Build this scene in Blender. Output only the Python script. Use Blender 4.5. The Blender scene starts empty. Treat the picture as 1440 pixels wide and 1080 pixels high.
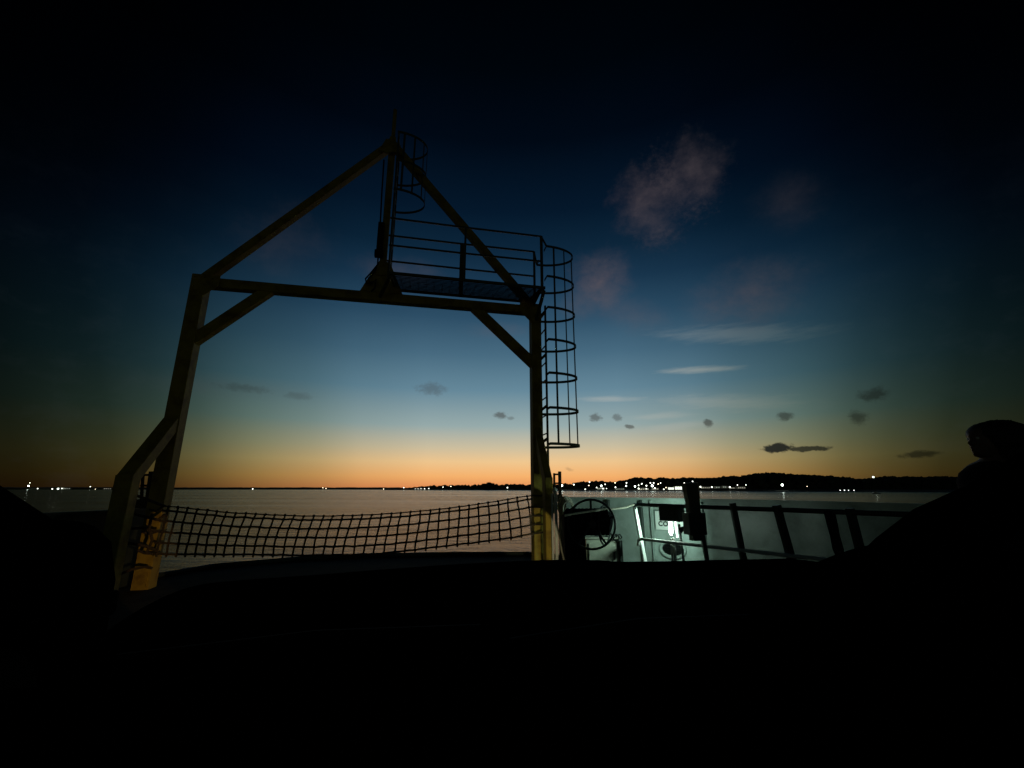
import bpy, bmesh, math, random
from mathutils import Vector, Matrix, noise
random.seed(7)
S = bpy.context.scene
COL = S.collection
R = math.radians

# ------------------------------------------------------------------ camera
EYE = 1.28                     # eye height over the deck (deck top is z = 0)
F = 600.0                      # focal length in pixels of a 1440 px wide picture
P = math.atan(147.0 / F)
cP, sP = math.cos(P), math.sin(P)
cd = bpy.data.cameras.new('camera'); cam = bpy.data.objects.new('camera', cd); COL.objects.link(cam)
cam.location = (0, 0, EYE); cam.rotation_euler = (R(90) + P, 0, 0)
cd.sensor_width = 36; cd.lens = 36 * F / 1440; cd.clip_start = 0.02; cd.clip_end = 30000
S.camera = cam
S.view_settings.view_transform = 'Standard'; S.view_settings.look = 'None'
S.view_settings.exposure = 0; S.view_settings.gamma = 1

def ray(px, py):
    t = 540 - py
    return Vector((px - 720, F * cP - t * sP, F * sP + t * cP))
def atY(px, py, Y):            # point at forward distance Y, measured from survey of the photograph
    r = ray(px, py); v = r * (Y / r.y); v.z += EYE; return v
NF = Vector((-0.204, 0.979, 0)).normalized()      # ferry's forward direction
NU = Vector((NF.y, -NF.x, 0))                     # ferry's starboard direction
DG = 6.97                                         # gantry's distance along NF
def atD(px, py, D=DG):
    r = ray(px, py); v = r * (D / r.dot(NF)); v.z += EYE; return v
def azel(px, py):
    r = ray(px, py); return math.atan2(r.x, r.y), math.atan2(r.z, math.hypot(r.x, r.y))

# ------------------------------------------------------------------ sky (dusk, sun already set ahead of the bow)
W = bpy.data.worlds.new('World'); S.world = W; W.use_nodes = True
nt = W.node_tree; nt.nodes.clear()
def N(t, **k):
    n = nt.nodes.new(t)
    for a, b in k.items(): setattr(n, a, b)
    return n
def setin(sock, v):
    if hasattr(v, 'is_linked') or hasattr(v, 'links'): nt.links.new(v, sock)
    else: sock.default_value = v
def M(op, a, b=None, c=None, clamp=False):
    n = N('ShaderNodeMath', operation=op, use_clamp=clamp)
    setin(n.inputs[0], a)
    if b is not None: setin(n.inputs[1], b)
    if c is not None: setin(n.inputs[2], c)
    return n.outputs[0]
def s2l(c):
    return tuple(((x/255.0)/12.92 if x/255.0 <= 0.04045 else ((x/255.0+0.055)/1.055)**2.4) for x in c)
tc = N('ShaderNodeTexCoord')
sx = N('ShaderNodeSeparateXYZ'); nt.links.new(tc.outputs['Generated'], sx.inputs[0])
EL = M('ARCSINE', sx.outputs[2]); AZ = M('ARCTAN2', sx.outputs[0], sx.outputs[1])
def ramp(fac, stops, interp='LINEAR'):
    n = N('ShaderNodeValToRGB'); cr = n.color_ramp; cr.interpolation = interp
    while len(cr.elements) > 1: cr.elements.remove(cr.elements[-1])
    for i, (p, c) in enumerate(stops):
        e = cr.elements[0] if i == 0 else cr.elements.new(p)
        e.position = p; e.color = (*c, 1)
    nt.links.new(fac, n.inputs[0]); return n.outputs[0]
def maprange(v, a, b):
    n = N('ShaderNodeMapRange'); n.clamp = True
    setin(n.inputs[0], v); n.inputs[1].default_value = a; n.inputs[2].default_value = b
    return n.outputs[0]
E0, E1 = R(-10), R(70)
SKY = [(-10,(20,18,14)),(-0.5,(150,92,55)),(0.0,(226,138,84)),(1.5,(247,178,108)),(3.4,(240,199,143)),(5.2,(206,192,160)),
       (8.06,(152,172,172)),(12.8,(102,137,155)),(17.6,(72,107,129)),(22.3,(46,79,103)),(26.9,(26,55,79)),(31,(13,38,59)),
       (35.6,(5,24,43)),(43.3,(1,9,21)),(50,(0,4,10)),(56,(0,2,5)),(70,(0,1,4))]
skycol = ramp(maprange(EL, E0, E1), [((e+10)/80.0, s2l(c)) for e, c in SKY])
AZF = [(0,1),(12,.97),(20,.8),(25,.58),(31,.38),(35.6,.2),(39,.115),(43,.055),(49,.022),(56,.01),(72,.012),(85,.08),(180,.10)]  # last stops brighten the unseen sky astern: added fill for the gantry steel
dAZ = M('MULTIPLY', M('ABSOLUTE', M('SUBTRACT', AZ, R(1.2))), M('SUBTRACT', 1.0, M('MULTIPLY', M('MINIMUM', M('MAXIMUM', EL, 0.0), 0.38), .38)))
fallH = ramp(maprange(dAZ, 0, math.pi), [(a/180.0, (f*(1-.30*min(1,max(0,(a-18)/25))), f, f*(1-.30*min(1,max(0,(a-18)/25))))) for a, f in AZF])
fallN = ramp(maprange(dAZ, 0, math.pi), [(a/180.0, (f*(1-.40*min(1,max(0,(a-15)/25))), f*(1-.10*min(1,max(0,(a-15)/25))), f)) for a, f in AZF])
NEEDMIX = maprange(EL, R(7), R(22))
def mixc(fac, a, b, mode='MIX'):
    n = N('ShaderNodeMix', data_type='RGBA', blend_type=mode)
    setin(n.inputs[0], fac); setin(n.inputs[6], a); setin(n.inputs[7], b); return n.outputs[2]
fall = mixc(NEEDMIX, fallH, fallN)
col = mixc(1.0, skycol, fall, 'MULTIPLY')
# clouds: ragged patches, each at its own bearing and elevation
cv = N('ShaderNodeCombineXYZ'); nt.links.new(AZ, cv.inputs[0]); nt.links.new(M('MULTIPLY', EL, 1.5), cv.inputs[1])
def noise_tex(scale, detail=6, rough=.6, vec=None, w=0):
    n = N('ShaderNodeTexNoise'); n.noise_dimensions = '4D'; n.inputs['W'].default_value = w
    nt.links.new(vec or cv.outputs[0], n.inputs['Vector'])
    n.inputs['Scale'].default_value = scale; n.inputs['Detail'].default_value = detail; n.inputs['Roughness'].default_value = rough
    return n
nA = noise_tex(12, 9, .68); nB = noise_tex(60, 8, .68, w=3)
nC = noise_tex(13, 8, .62, w=8)
stc = N('ShaderNodeCombineXYZ'); nt.links.new(M('MULTIPLY', AZ, .35), stc.inputs[0]); nt.links.new(M('MULTIPLY', EL, 3.0), stc.inputs[1])
nS = noise_tex(34, 8, .68, vec=stc.outputs[0], w=5)
def patch(px, py, rx, ry, rot=0, nz=None, amt=1.0, lo=-.1, hi=.55, wob=1.6):
    a, e = azel(px, py)
    k = 1/ F
    fx = 1.0 + ((px-720)/F)**2
    ca, sa = math.cos(R(rot)), math.sin(R(rot))
    da = M('SUBTRACT', AZ, a); de = M('SUBTRACT', EL, e)
    u = M('DIVIDE', M('ADD', M('MULTIPLY', da, ca), M('MULTIPLY', de, sa)), rx*k/fx*1.15)
    v = M('DIVIDE', M('SUBTRACT', M('MULTIPLY', de, ca), M('MULTIPLY', da, sa)), ry*k)
    d = M('SQRT', M('ADD', M('MULTIPLY', u, u), M('MULTIPLY', v, v)))
    nn = M('MULTIPLY', M('SUBTRACT', (nz or nA).outputs[0], .5), wob)
    m = N('ShaderNodeMapRange'); m.clamp = True; m.interpolation_type = 'SMOOTHSTEP'
    setin(m.inputs[0], M('ADD', M('SUBTRACT', 1.0, d), nn)); m.inputs[1].default_value = lo; m.inputs[2].default_value = hi
    return M('MULTIPLY', m.outputs[0], amt)
def acc(lst):
    o = lst[0]
    for x in lst[1:]: o = M('MAXIMUM', o, x)
    return o
pink = acc([patch(978,238,44,34,0,nA,.75,-.35,1.1,2.4), patch(950,262,50,38,0,nB,.6,-.5,1.2,2.6), patch(908,285,42,40,0,nA,.7,-.35,1.1,2.4), patch(925,312,32,30,0,nB,.45,-.5,1.2,2.6),
            patch(846,398,42,44,10,nA,1,-.3,1.0,1.6), patch(822,425,34,26,0,nA,.6,-.3,1.0,1.5), patch(1050,418,80,38,8,nA,.8,-.4,1.1,1.6), patch(1110,285,50,30,0,nA,.25,-.3,.9,1.6), patch(885,440,60,24,-20,nA,.35,-.3,.9,1.6),
            patch(560,385,55,24,0,nA,.35,-.3,.9,1.6), patch(700,465,44,12,0,nA,.35,-.3,.9,1.6), patch(400,340,70,40,10,nA,.2,-.3,.9,1.8), patch(330,545,120,16,3,nA,.2,-.3,.9,1.8)])
texP = N('ShaderNodeMapRange'); setin(texP.inputs[0], nC.outputs[0]); texP.inputs[1].default_value=.3; texP.inputs[2].default_value=.7
texP.inputs[3].default_value=.15; texP.inputs[4].default_value=1
col = mixc(M('MULTIPLY', M('MULTIPLY', pink, texP.outputs[0]), .62), col, mixc(1.0, (*s2l((122,106,108)),1), mixc(.5, fall, (0.5,0.5,0.5,1)), 'MULTIPLY'))
# soft higher veil, faint
veil = M('MULTIPLY', maprange(nC.outputs[0], .5, .75), .015)
col = mixc(M('MULTIPLY', veil, maprange(EL, R(34), R(12))), col, (*s2l((120,130,145)),1))
wisp = acc([patch(985,520,58,5,-3,nS,.5,-.2,.9,1.6), patch(1030,566,90,10,-6,nS,.35,-.4,1.0,2.0), patch(860,561,46,4,-2,nS,.35,-.3,.9,1.8),
            patch(950,600,60,6,5,nS,.3,-.3,.9,1.8), patch(1040,470,110,12,-8,nS,.2,-.3,.9,1.8), patch(930,585,40,5,0,nS,.3,-.3,.9,1.8)])
col = mixc(wisp, col, mixc(1.0, (*s2l((190,190,182)),1), fall, 'MULTIPLY'))
dark = acc([patch(607,547,22,11,0,nB,.4,-.1,.8,2.4), patch(703,584,10,6,0,nB,.65,-.1,.6,2.4), patch(719,588,5,3,0,nB,.4,-.1,.6,2.4), patch(837,587,9,6,0,nB,.6,-.1,.6,2.4),
            patch(868,588,7,6,0,nB,.5,-.1,.6,2.4), patch(885,600,7,4,-10,nB,.65,-.1,.6,2.4), patch(995,595,7,6,0,nB,.7,-.1,.6,2.2),
            patch(1103,585,13,6,0,nB,.65,-.1,.6,2.2), patch(1093,630,22,6,0,nB,1,-.1,.4,2.2), patch(1135,631,30,3.5,0,nB,.9,-.1,.4,2.0),
            patch(1228,555,24,9,8,nB,.6,-.1,.8,2.2), patch(1207,587,14,10,0,nB,.6,-.1,.8,2.2), patch(1292,639,30,4,2,nB,.7,-.1,.6,2.0),
            patch(345,546,40,6,0,nB,.3,-.1,.8,2.2), patch(420,557,24,6,0,nB,.25,-.1,.8,2.2), patch(800,660,7,3,-20,nB,.25,-.1,.8,2.0)])
col = mixc(dark, col, mixc(1.0, (*s2l((70,66,62)),1), fall, 'MULTIPLY'))
bg = N('ShaderNodeBackground'); nt.links.new(col, bg.inputs[0]); bg.inputs[1].default_value = 1.0
ow = N('ShaderNodeOutputWorld'); nt.links.new(bg.outputs[0], ow.inputs[0])

# ------------------------------------------------------------------ materials
MATS = {}
def mat(name, colr, rough=.5, metal=0, var=.25, vscale=6, bump=.0, emit=None, es=0, dirt=None, spec=.5, coat=0):
    if name in MATS: return MATS[name]
    m = bpy.data.materials.new(name); m.use_nodes = True; t = m.node_tree; b = t.nodes['Principled BSDF']
    b.inputs['Roughness'].default_value = rough; b.inputs['Metallic'].default_value = metal
    b.inputs['Specular IOR Level'].default_value = spec; b.inputs['Coat Weight'].default_value = coat
    g = t.nodes.new('ShaderNodeTexCoord'); n = t.nodes.new('ShaderNodeTexNoise'); n.inputs['Scale'].default_value = vscale
    n.inputs['Detail'].default_value = 8; n.inputs['Roughness'].default_value = .65
    t.links.new(g.outputs['Object'], n.inputs['Vector'])
    r = t.nodes.new('ShaderNodeValToRGB'); e = r.color_ramp.elements
    d = dirt or tuple(c*(1-var*1.6) for c in colr)
    e[0].position = .32; e[0].color = (*d, 1); e[1].position = .55; e[1].color = (*colr, 1)
    t.links.new(n.outputs[0], r.inputs[0]); t.links.new(r.outputs[0], b.inputs['Base Color'])
    if bump:
        bp = t.nodes.new('ShaderNodeBump'); bp.inputs['Strength'].default_value = bump; bp.inputs['Distance'].default_value = .01
        n2 = t.nodes.new('ShaderNodeTexNoise'); n2.inputs['Scale'].default_value = vscale*9; t.links.new(g.outputs['Object'], n2.inputs['Vector'])
        t.links.new(n2.outputs[0], bp.inputs['Height']); t.links.new(bp.outputs[0], b.inputs['Normal'])
    if emit:
        b.inputs['Emission Color'].default_value = (*emit, 1); b.inputs['Emission Strength'].default_value = es
    MATS[name] = m; return m
YEL = mat('gantry_paint', (.42,.30,.05), .6, var=.3, vscale=5, bump=.15, dirt=(.20,.125,.03), spec=.15)
DKP = mat('dark_paint', (.035,.045,.04), .4, bump=.1)
LAD = mat('ladder_paint', (.10,.10,.06), .5, bump=.1)
GRT = mat('grating_steel', (.06,.07,.08), .6)
ROPE = mat('net_rope', (.085,.062,.04), .95, vscale=40, bump=.8)
WROPE = mat('pale_rope', (.55,.52,.42), .9, vscale=40, bump=.8)
WALL = mat('bulwark_paint', (.40,.46,.43), .38, var=.12, vscale=3.2, bump=.12, dirt=(.25,.29,.26))
WHT = mat('white_paint', (.75,.76,.72), .45, var=.1, vscale=4, bump=.05)
LOCK = mat('locker_paint', (.55,.56,.46), .5, var=.15, vscale=4)
BLK = mat('black_rubber', (.008,.008,.008), .9, spec=.1)
CARP = mat('dark_car_paint', (.0016,.0018,.0025), .35, var=.05, spec=0)
CARG = mat('car_glass', (.002,.002,.003), .3, var=0, spec=.02)
DECK = mat('deck_paint', (.045,.04,.035), .9, spec=.05, var=.4, vscale=2, bump=.5)
CLOTH = mat('dark_cloth', (.008,.008,.010), .95, vscale=20, spec=.05)
SKIN = mat('skin', (.13,.075,.055), .6, var=.1)
HAIR = mat('dark_hair', (.008,.006,.005), .7, vscale=60)
LEAF = mat('far_foliage', (.035,.045,.025), .9, var=.5, vscale=.2)
EARTH = mat('shore_earth', (.05,.05,.04), .95, vscale=.05)

# ------------------------------------------------------------------ mesh helpers
class MB:
    def __init__(s): s.v = []; s.f = []
    def add(s, vs, fs):
        o = len(s.v); s.v += [tuple(v) for v in vs]; s.f += [tuple(i+o for i in f) for f in fs]; return s
    def beam(s, a, b, w, h, up=Vector((0,0,1)), bev=.008, ext=0):
        a = Vector(a); b = Vector(b); d = (b-a).normalized(); a = a-d*ext; b = b+d*ext
        x = d.cross(up)
        if x.length < 1e-4: x = d.cross(Vector((0,1,0)))
        x.normalize(); y = x.cross(d).normalized()
        w2, h2 = w/2, h/2; c = min(bev, w2*.4, h2*.4)
        pr = [(-w2+c,-h2),(w2-c,-h2),(w2,-h2+c),(w2,h2-c),(w2-c,h2),(-w2+c,h2),(-w2,h2-c),(-w2,-h2+c)]
        vs = [p + x*i + y*j for p in (a, b) for i, j in pr]
        fs = [(i, (i+1)%8, (i+1)%8+8, i+8) for i in range(8)] + [tuple(range(7,-1,-1)), tuple(range(8,16))]
        return s.add(vs, fs)
    def box(s, c, sx_, sy_, sz_, rz=0, bev=.01):
        c = Vector(c); d = Vector((math.cos(rz), math.sin(rz), 0))
        return s.beam(c-d*sx_/2, c+d*sx_/2, sy_, sz_, bev=bev)
    def tube(s, pts, r, n=8, closed=False, caps=True):
        pts = [Vector(p) for p in pts]; m = len(pts); rings = []
        pu = None
        for i, p in enumerate(pts):
            if closed: d = pts[(i+1)%m]-pts[i-1]
            else: d = pts[min(i+1,m-1)]-pts[max(i-1,0)]
            d.normalize()
            if pu is None:
                pu = d.cross(Vector((0,0,1)))
                if pu.length < .1: pu = d.cross(Vector((0,1,0)))
            pu = (pu - d*pu.dot(d)).normalized(); q = d.cross(pu)
            rr = r[i] if isinstance(r, (list,tuple)) else r
            rings += [p + (pu*math.cos(2*math.pi*k/n) + q*math.sin(2*math.pi*k/n))*rr for k in range(n)]
        fs = []
        for i in range(m if closed else m-1):
            j = (i+1)%m
            for k in range(n): fs.append((i*n+k, i*n+(k+1)%n, j*n+(k+1)%n, j*n+k))
        if caps and not closed: fs += [tuple(range(n-1,-1,-1)), tuple((m-1)*n+k for k in range(n))]
        return s.add(rings, fs)
    def cyl(s, a, b, r, n=16): return s.tube([a, b], r, n)
    def ball(s, c, r, seg=12, rings=8, sc=(1,1,1)):
        c = Vector(c); vs = [c+Vector((0,0,r*sc[2]))]; fs = []
        for i in range(1, rings):
            t = math.pi*i/rings
            for k in range(seg):
                p = 2*math.pi*k/seg
                vs.append(c+Vector((r*sc[0]*math.sin(t)*math.cos(p), r*sc[1]*math.sin(t)*math.sin(p), r*sc[2]*math.cos(t))))
        vs.append(c-Vector((0,0,r*sc[2])))
        for k in range(seg): fs.append((0, 1+k, 1+(k+1)%seg))
        for i in range(rings-2):
            for k in range(seg):
                a = 1+i*seg; fs.append((a+k, a+seg+k, a+seg+(k+1)%seg, a+(k+1)%seg))
        l = 1+(rings-2)*seg
        for k in range(seg): fs.append((l+k, len(vs)-1, l+(k+1)%seg))
        return s.add(vs, fs)
    def prism(s, poly, d):     # polygon of 3D points swept by vector d
        d = Vector(d); n = len(poly); a = [Vector(p) for p in poly]
        return s.add(a + [p+d for p in a], [tuple(range(n-1,-1,-1)), tuple(range(n,2*n))] + [(i,(i+1)%n,(i+1)%n+n,i+n) for i in range(n)])
    def build(s, name, m, parent=None, smooth=False, origin=None):
        o0 = Vector(origin) if origin is not None else (Vector((0,0,0)) if parent else None)
        if parent is not None: o0 = parent.matrix_world.translation if False else PLOC.get(parent.name, Vector((0,0,0)))
        elif o0 is None:
            xs = [Vector(v) for v in s.v]; lo = Vector((min(v[i] for v in xs) for i in range(3))); hi = Vector((max(v[i] for v in xs) for i in range(3)))
            o0 = Vector(((lo.x+hi.x)/2, (lo.y+hi.y)/2, lo.z))
        me = bpy.data.meshes.new(name); me.from_pydata([tuple(Vector(v)-o0) for v in s.v], [], s.f)
        bm = bmesh.new(); bm.from_mesh(me); bmesh.ops.recalc_face_normals(bm, faces=bm.faces); bm.to_mesh(me); bm.free()
        if smooth:
            for p in me.polygons: p.use_smooth = True
        me.materials.append(m)
        ob = bpy.data.objects.new(name, me); COL.objects.link(ob)
        if parent is not None: ob.parent = parent; PLOC[ob.name] = o0
        else: ob.location = o0; PLOC[ob.name] = o0
        return ob
PLOC = {}
def thing(name, loc, label, cat, group=None):
    o = bpy.data.objects.new(name, None); COL.objects.link(o); o.location = loc; o.empty_display_size = .2
    PLOC[o.name] = Vector(loc); return tag(o, label, cat, group)
def tag(o, label, cat, group=None):
    o['label'] = label; o['category'] = cat
    if group: o['group'] = group
    return o
def kind(o, k, label=None, cat=None):
    o['kind'] = k
    if label: o['label'] = label
    if cat: o['category'] = cat
    return o
def dup(o, loc, label=None, scale=None):
    r = o.copy(); COL.objects.link(r); r.location = loc
    if label: r['label'] = label
    if scale: r.scale = scale
    for ch in o.children:
        c = ch.copy(); COL.objects.link(c); c.parent = r
        for g in ch.children:
            d = g.copy(); COL.objects.link(d); d.parent = c
    return r

# ------------------------------------------------------------------ deck, water, shores
WZ = EYE - 3.1
WP = [(1.0,8.35),(1.35,8.22),(1.68,8.02),(2.1,7.75),(2.5,7.42),(2.8,7.18),(3.11,6.85),(3.4,6.5),(3.62,6.15),(3.8,5.85),(3.93,5.55),(4.1,5.2),(4.22,4.9),(4.4,4.4),(4.55,3.8),(4.7,2.8),(4.9,1),(5.0,-3)]
LW = [(-5.18,6.35),(-5.22,5.9),(-5.3,5.2),(-5.4,4),(-5.5,2),(-5.5,-3)]
edge = [(-5.6,-3.2),(-5.55,4),(-5.35,6.45),(-4.95,7.6),(-4.0,8.3),(-2.75,8.75),(-1.2,8.95),(.3,8.98),(.9,8.6)] + [(x+.04,y+.05) for x, y in WP[:-1]] + [(5.1,-3.2)]
b = MB(); b.prism([(x,y,-.35) for x, y in edge], (0,0,.35)); deck = kind(b.build('deck', DECK, origin=(0,0,0)), 'structure', 'dark painted steel ferry deck')
b = MB(); hull = [(x*1.0,y) for x, y in edge]
b.prism([(x*.985,y*.985,WZ-1) for x, y in hull], (0,0,-.36-WZ+1)); hull_o = kind(b.build('hull', DKP, origin=(0,0,0)), 'structure', 'dark steel ferry hull under the deck')
# steel flap edge, deck planks seams
b = MB(); b.tube([(x,y,.035) for x, y in edge[2:9]], .035, 8)
tag(b.build('deck_coaming', DKP), 'low rounded steel coaming along the bow edge beyond the rope net', 'coaming')

wm = bpy.data.materials.new('sea_water'); wm.use_nodes = True; t = wm.node_tree; bs = t.nodes['Principled BSDF']
bs.inputs['Base Color'].default_value = (.004,.009,.011,1); bs.inputs['Roughness'].default_value = .17; bs.inputs['IOR'].default_value = 1.33; bs.inputs['Specular IOR Level'].default_value = .32; bs.inputs['Specular Tint'].default_value = (.50,.66,.73,1)
g = t.nodes.new('ShaderNodeTexCoord')
def wn(sc, st, det=4, rot=0):
    mp = t.nodes.new('ShaderNodeMapping'); mp.inputs['Scale'].default_value = st; mp.inputs['Rotation'].default_value = (0,0,rot)
    n = t.nodes.new('ShaderNodeTexNoise'); n.inputs['Scale'].default_value = sc; n.inputs['Detail'].default_value = det; n.inputs['Roughness'].default_value = .6
    t.links.new(g.outputs['Object'], mp.inputs[0]); t.links.new(mp.outputs[0], n.inputs['Vector']); return n
def wm_math(op, a, bb):
    n = t.nodes.new('ShaderNodeMath'); n.operation = op
    for i, v in enumerate((a, bb)):
        if hasattr(v, 'links'): t.links.new(v, n.inputs[i])
        else: n.inputs[i].default_value = v
    return n.outputs[0]
n1 = wn(2.2, (1,1.6,1), 4, .2); n2 = wn(.6, (.8,2.0,1), 4, -.15); n4 = wn(.11, (.6,2.0,1), 4, .1); n3 = wn(.011, (.45,2.5,1), 3, .05)
h = wm_math('ADD', wm_math('ADD', wm_math('MULTIPLY', n1.outputs[0], .5), wm_math('MULTIPLY', n2.outputs[0], .85)), wm_math('MULTIPLY', n4.outputs[0], 1.9))
mr = t.nodes.new('ShaderNodeMapRange'); t.links.new(n3.outputs[0], mr.inputs[0]); mr.inputs[1].default_value=.38; mr.inputs[2].default_value=.62; mr.inputs[3].default_value=.16; mr.inputs[4].default_value=1
bp = t.nodes.new('ShaderNodeBump'); bp.inputs['Distance'].default_value = 1.0
t.links.new(h, bp.inputs['Height']); t.links.new(mr.outputs[0], bp.inputs['Strength']); t.links.new(bp.outputs[0], bs.inputs['Normal'])
b = MB(); G = [-9000,-600,-60,-12,0,12,60,600,9000]
b.add([(x,y,WZ) for y in [-600,-60,0,12,30,80,300,1200,9500] for x in G], [(j*9+i, j*9+i+1, (j+1)*9+i+1, (j+1)*9+i) for j in range(8) for i in range(8)])
water = kind(b.build('water', wm, origin=(0,0,0)), 'structure', 'rippled sea water at dusk')

# near starboard shore, mid shore and far port shore: land strips and woods
RIDGE = [(545,687,900),(580,684.5,880),(600,682.5,860),(625,681.5,840),(650,681.5,820),(675,680.5,800),(690,677.5,790),(700,681,780),(720,679.5,760),(745,680.5,720),
         (770,680,680),(790,679.5,650),(805,679,630),(820,676.5,600),(845,675.5,580),(862,677,570),(880,674,560),(895,670.5,550),(912,671.5,545),(925,671.5,540),(935,670.5,535),(948,672.5,530),
         (960,670.8,525),(975,670.5,520),(1000,671.5,510),(1020,669,500),(1040,668.5,490),(1060,665,480),(1080,663.5,470),(1100,664.5,465),(1120,666.5,460),(1150,667,450),
         (1180,669.5,445),(1205,672,440),(1222,671.5,435),(1240,669.2,430),(1290,669.5,420),(1325,669,410),(1345,670.5,405),(1440,672,400),(1520,672,390)]
def lerp_ridge(px):
    for (a, b_) in zip(RIDGE, RIDGE[1:]):
        if a[0] <= px <= b_[0]:
            k = (px-a[0])/(b_[0]-a[0]); return a[1]+(b_[1]-a[1])*k, a[2]+(b_[2]-a[2])*k
    return RIDGE[-1][1:]
# land: from the waterline back
b = MB(); vs = []; fs = []; cols = 0
px = 540
while px <= 1520:
    ry, Y = lerp_ridge(max(px,545))
    for dy, hh in ((-8,-.6),(0,1.2),(30,2.2),(90,None),(200,-1)):
        v = atY(px, ry, Y+dy)
        top = max(1.5, (v.z-WZ)*.45)
        v.z = WZ + (hh if hh is not None else top)
        vs.append(v)
    cols += 1; px += 10
for i in range(cols-1):
    for j in range(4): fs.append((i*5+j,(i+1)*5+j,(i+1)*5+j+1,i*5+j+1))
b.add(vs, fs); kind(b.build('shore_land', EARTH, origin=(0,0,0)), 'structure', 'low dark land of the lit shore')
def clump(b, c, r, sq=.8):
    vs = []; seg, rg = 7, 5
    ph = random.random()*6
    c = Vector(c); vs.append(c+Vector((0,0,r*sq*random.uniform(.8,1.2))))
    for i in range(1, rg):
        tt = math.pi*i/rg
        for k in range(seg):
            p = 2*math.pi*k/seg+ph; q = r*random.uniform(.7,1.25)
            vs.append(c+Vector((q*math.sin(tt)*math.cos(p), q*math.sin(tt)*math.sin(p), q*sq*math.cos(tt))))
    vs.append(c-Vector((0,0,r*sq))); fs = [(0,1+k,1+(k+1)%seg) for k in range(seg)]
    for i in range(rg-2):
        for k in range(seg): a = 1+i*seg; fs.append((a+k,a+seg+k,a+seg+(k+1)%seg,a+(k+1)%seg))
    l = 1+(rg-2)*seg; fs += [(l+k,len(vs)-1,l+(k+1)%seg) for k in range(seg)]
    b.add(vs, fs)
b = MB(); px = 546
while px < 1520:
    ry, Y = lerp_ridge(px)
    for row in range(3):
        YY = Y + 45 + row*22 + random.uniform(-8,8)
        top = atY(px+random.uniform(-2,2), ry + .6 + random.uniform(-.5,1.3) + (2-row)*1.1, YY)
        hgt = top.z - (WZ+1.5); r = max(1.2, min(random.uniform(2.4,4.6), hgt*.5))
        z = top.z - r*.8
        clump(b, (top.x, top.y, z), r)
        while z > WZ + 2.5:
            z -= r*1.1; clump(b, (top.x+random.uniform(-3,3), top.y+random.uniform(-4,2), max(z, WZ+2)), r*random.uniform(.9,1.3))
        for q in range(2):
            clump(b, (top.x+random.uniform(-r,r)*1.2, top.y+random.uniform(-3,3), top.z-r*random.uniform(.1,1.0)), random.uniform(.6,1.4))
    px += 2.6
kind(b.build('wood', LEAF, origin=(0,0,0)), 'stuff', 'dark line of far trees along the lit shore', 'wood')
# far port shore
b = MB(); vs = []; fs = []; c = 0; px = -60
while px <= 620:
    Y = 1300; zz = 6.6 + .9*noise.noise(Vector((px*.05,0,0))) + .8*noise.noise(Vector((px*.4,2,0)))
    if px < 230: zz += .5
    if px > 560: zz *= (620-px)/60*.9+.1
    a = atY(px, 687, Y)
    for dy, hh in ((0,-1),(1,max(zz*.6,.3)),(60,max(zz,.5)),(400,-1)): vs.append((a.x*(Y+dy)/Y, a.y+dy, WZ+hh))
    c += 1; px += 3
for i in range(c-1):
    for j in range(3): fs.append((i*4+j,(i+1)*4+j,(i+1)*4+j+1,i*4+j+1))
b.add(vs, fs); kind(b.build('far_hills', LEAF, origin=(0,0,0)), 'structure', 'low wooded shore on the far horizon')

# ------------------------------------------------------------------ gantry
gan = thing('gantry', (atD(520,420).x, atD(520,420).y, 0), 'tall yellow steel A-frame gantry across the bow, rope net slung between its legs', 'gantry')
TL = atD(283,398); TR = atD(752,438); zb = (TL.z+TR.z)/2; TL.z = TR.z = zb
FL = Vector((TL.x,TL.y,0)); FR = Vector((TR.x,TR.y,0)); AFT = -NF
for top, fw, aft_, rw in ((TL,.2,.77,.19),(TR,.17,.60,.12)):
    l = MB(); l.beam((top.x,top.y,0), (top.x,top.y,zb+.08), fw, .2, up=NF)
    # welded foot plate and stiffener ribs
    leg = l.build('leg', YEL, gan)
    pl = MB(); pl.prism([Vector((top.x,top.y,z))+NF*-.101+NU*d for d, z in ((-.07,.05),(.07,.05),(.07,.3),(-.07,.3))], AFT*.012); pl.build('stiffener', YEL, leg)
    a = MB(); kn = Vector((top.x,top.y,EYE+.1))+AFT*aft_
    a.beam(Vector((top.x,top.y,EYE+1.0)), kn+AFT*.02, .95*rw, .16, up=NF)
    a.beam(kn+Vector((0,0,.06)), Vector((kn.x,kn.y,0)), rw, .17, up=NF)
    a.build('raking_leg', YEL, gan)
    w = MB(); side = NU*(.0)
    q = [Vector((top.x,top.y,EYE+.98))+AFT*.06, Vector((top.x,top.y,EYE+.60))+AFT*.09, Vector((top.x,top.y,EYE+.66))+AFT*.3]
    w.prism([p-NU*.006 for p in q], NU*.012); w.build('web_plate', YEL, gan)
c = MB(); c.beam(TL, TR, .16, .15, ext=.06); c.build('crossbeam', YEL, gan)
for e_, sg1 in ((TL,1),(TR,-1)):
    k = MB(); o1 = e_+AFT*.101
    k.prism([o1+NU*sg1*x_+Vector((0,0,z_)) for x_, z_ in ((-.09,.1),(.30,.1),(.30,-.06),(.10,-.26),(-.09,-.26))], AFT*.010)
    for x_, z_ in ((-.05,.05),(.08,.05),(.2,.05),(-.05,-.1),(-.05,-.2),(.06,-.2),(.2,-.03)): q_ = o1+NU*sg1*x_+Vector((0,0,z_)); k.cyl(q_, q_+AFT*.024, .013, 6)
    k.build('joint_plate', YEL, gan)
for (p0, p1) in (((266,484),(383,406)),((668,434),(752,514))):
    k = MB(); k.beam(atD(*p0), atD(*p1), .13, .16, ext=.02); k.build('knee_brace', YEL, gan)
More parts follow.
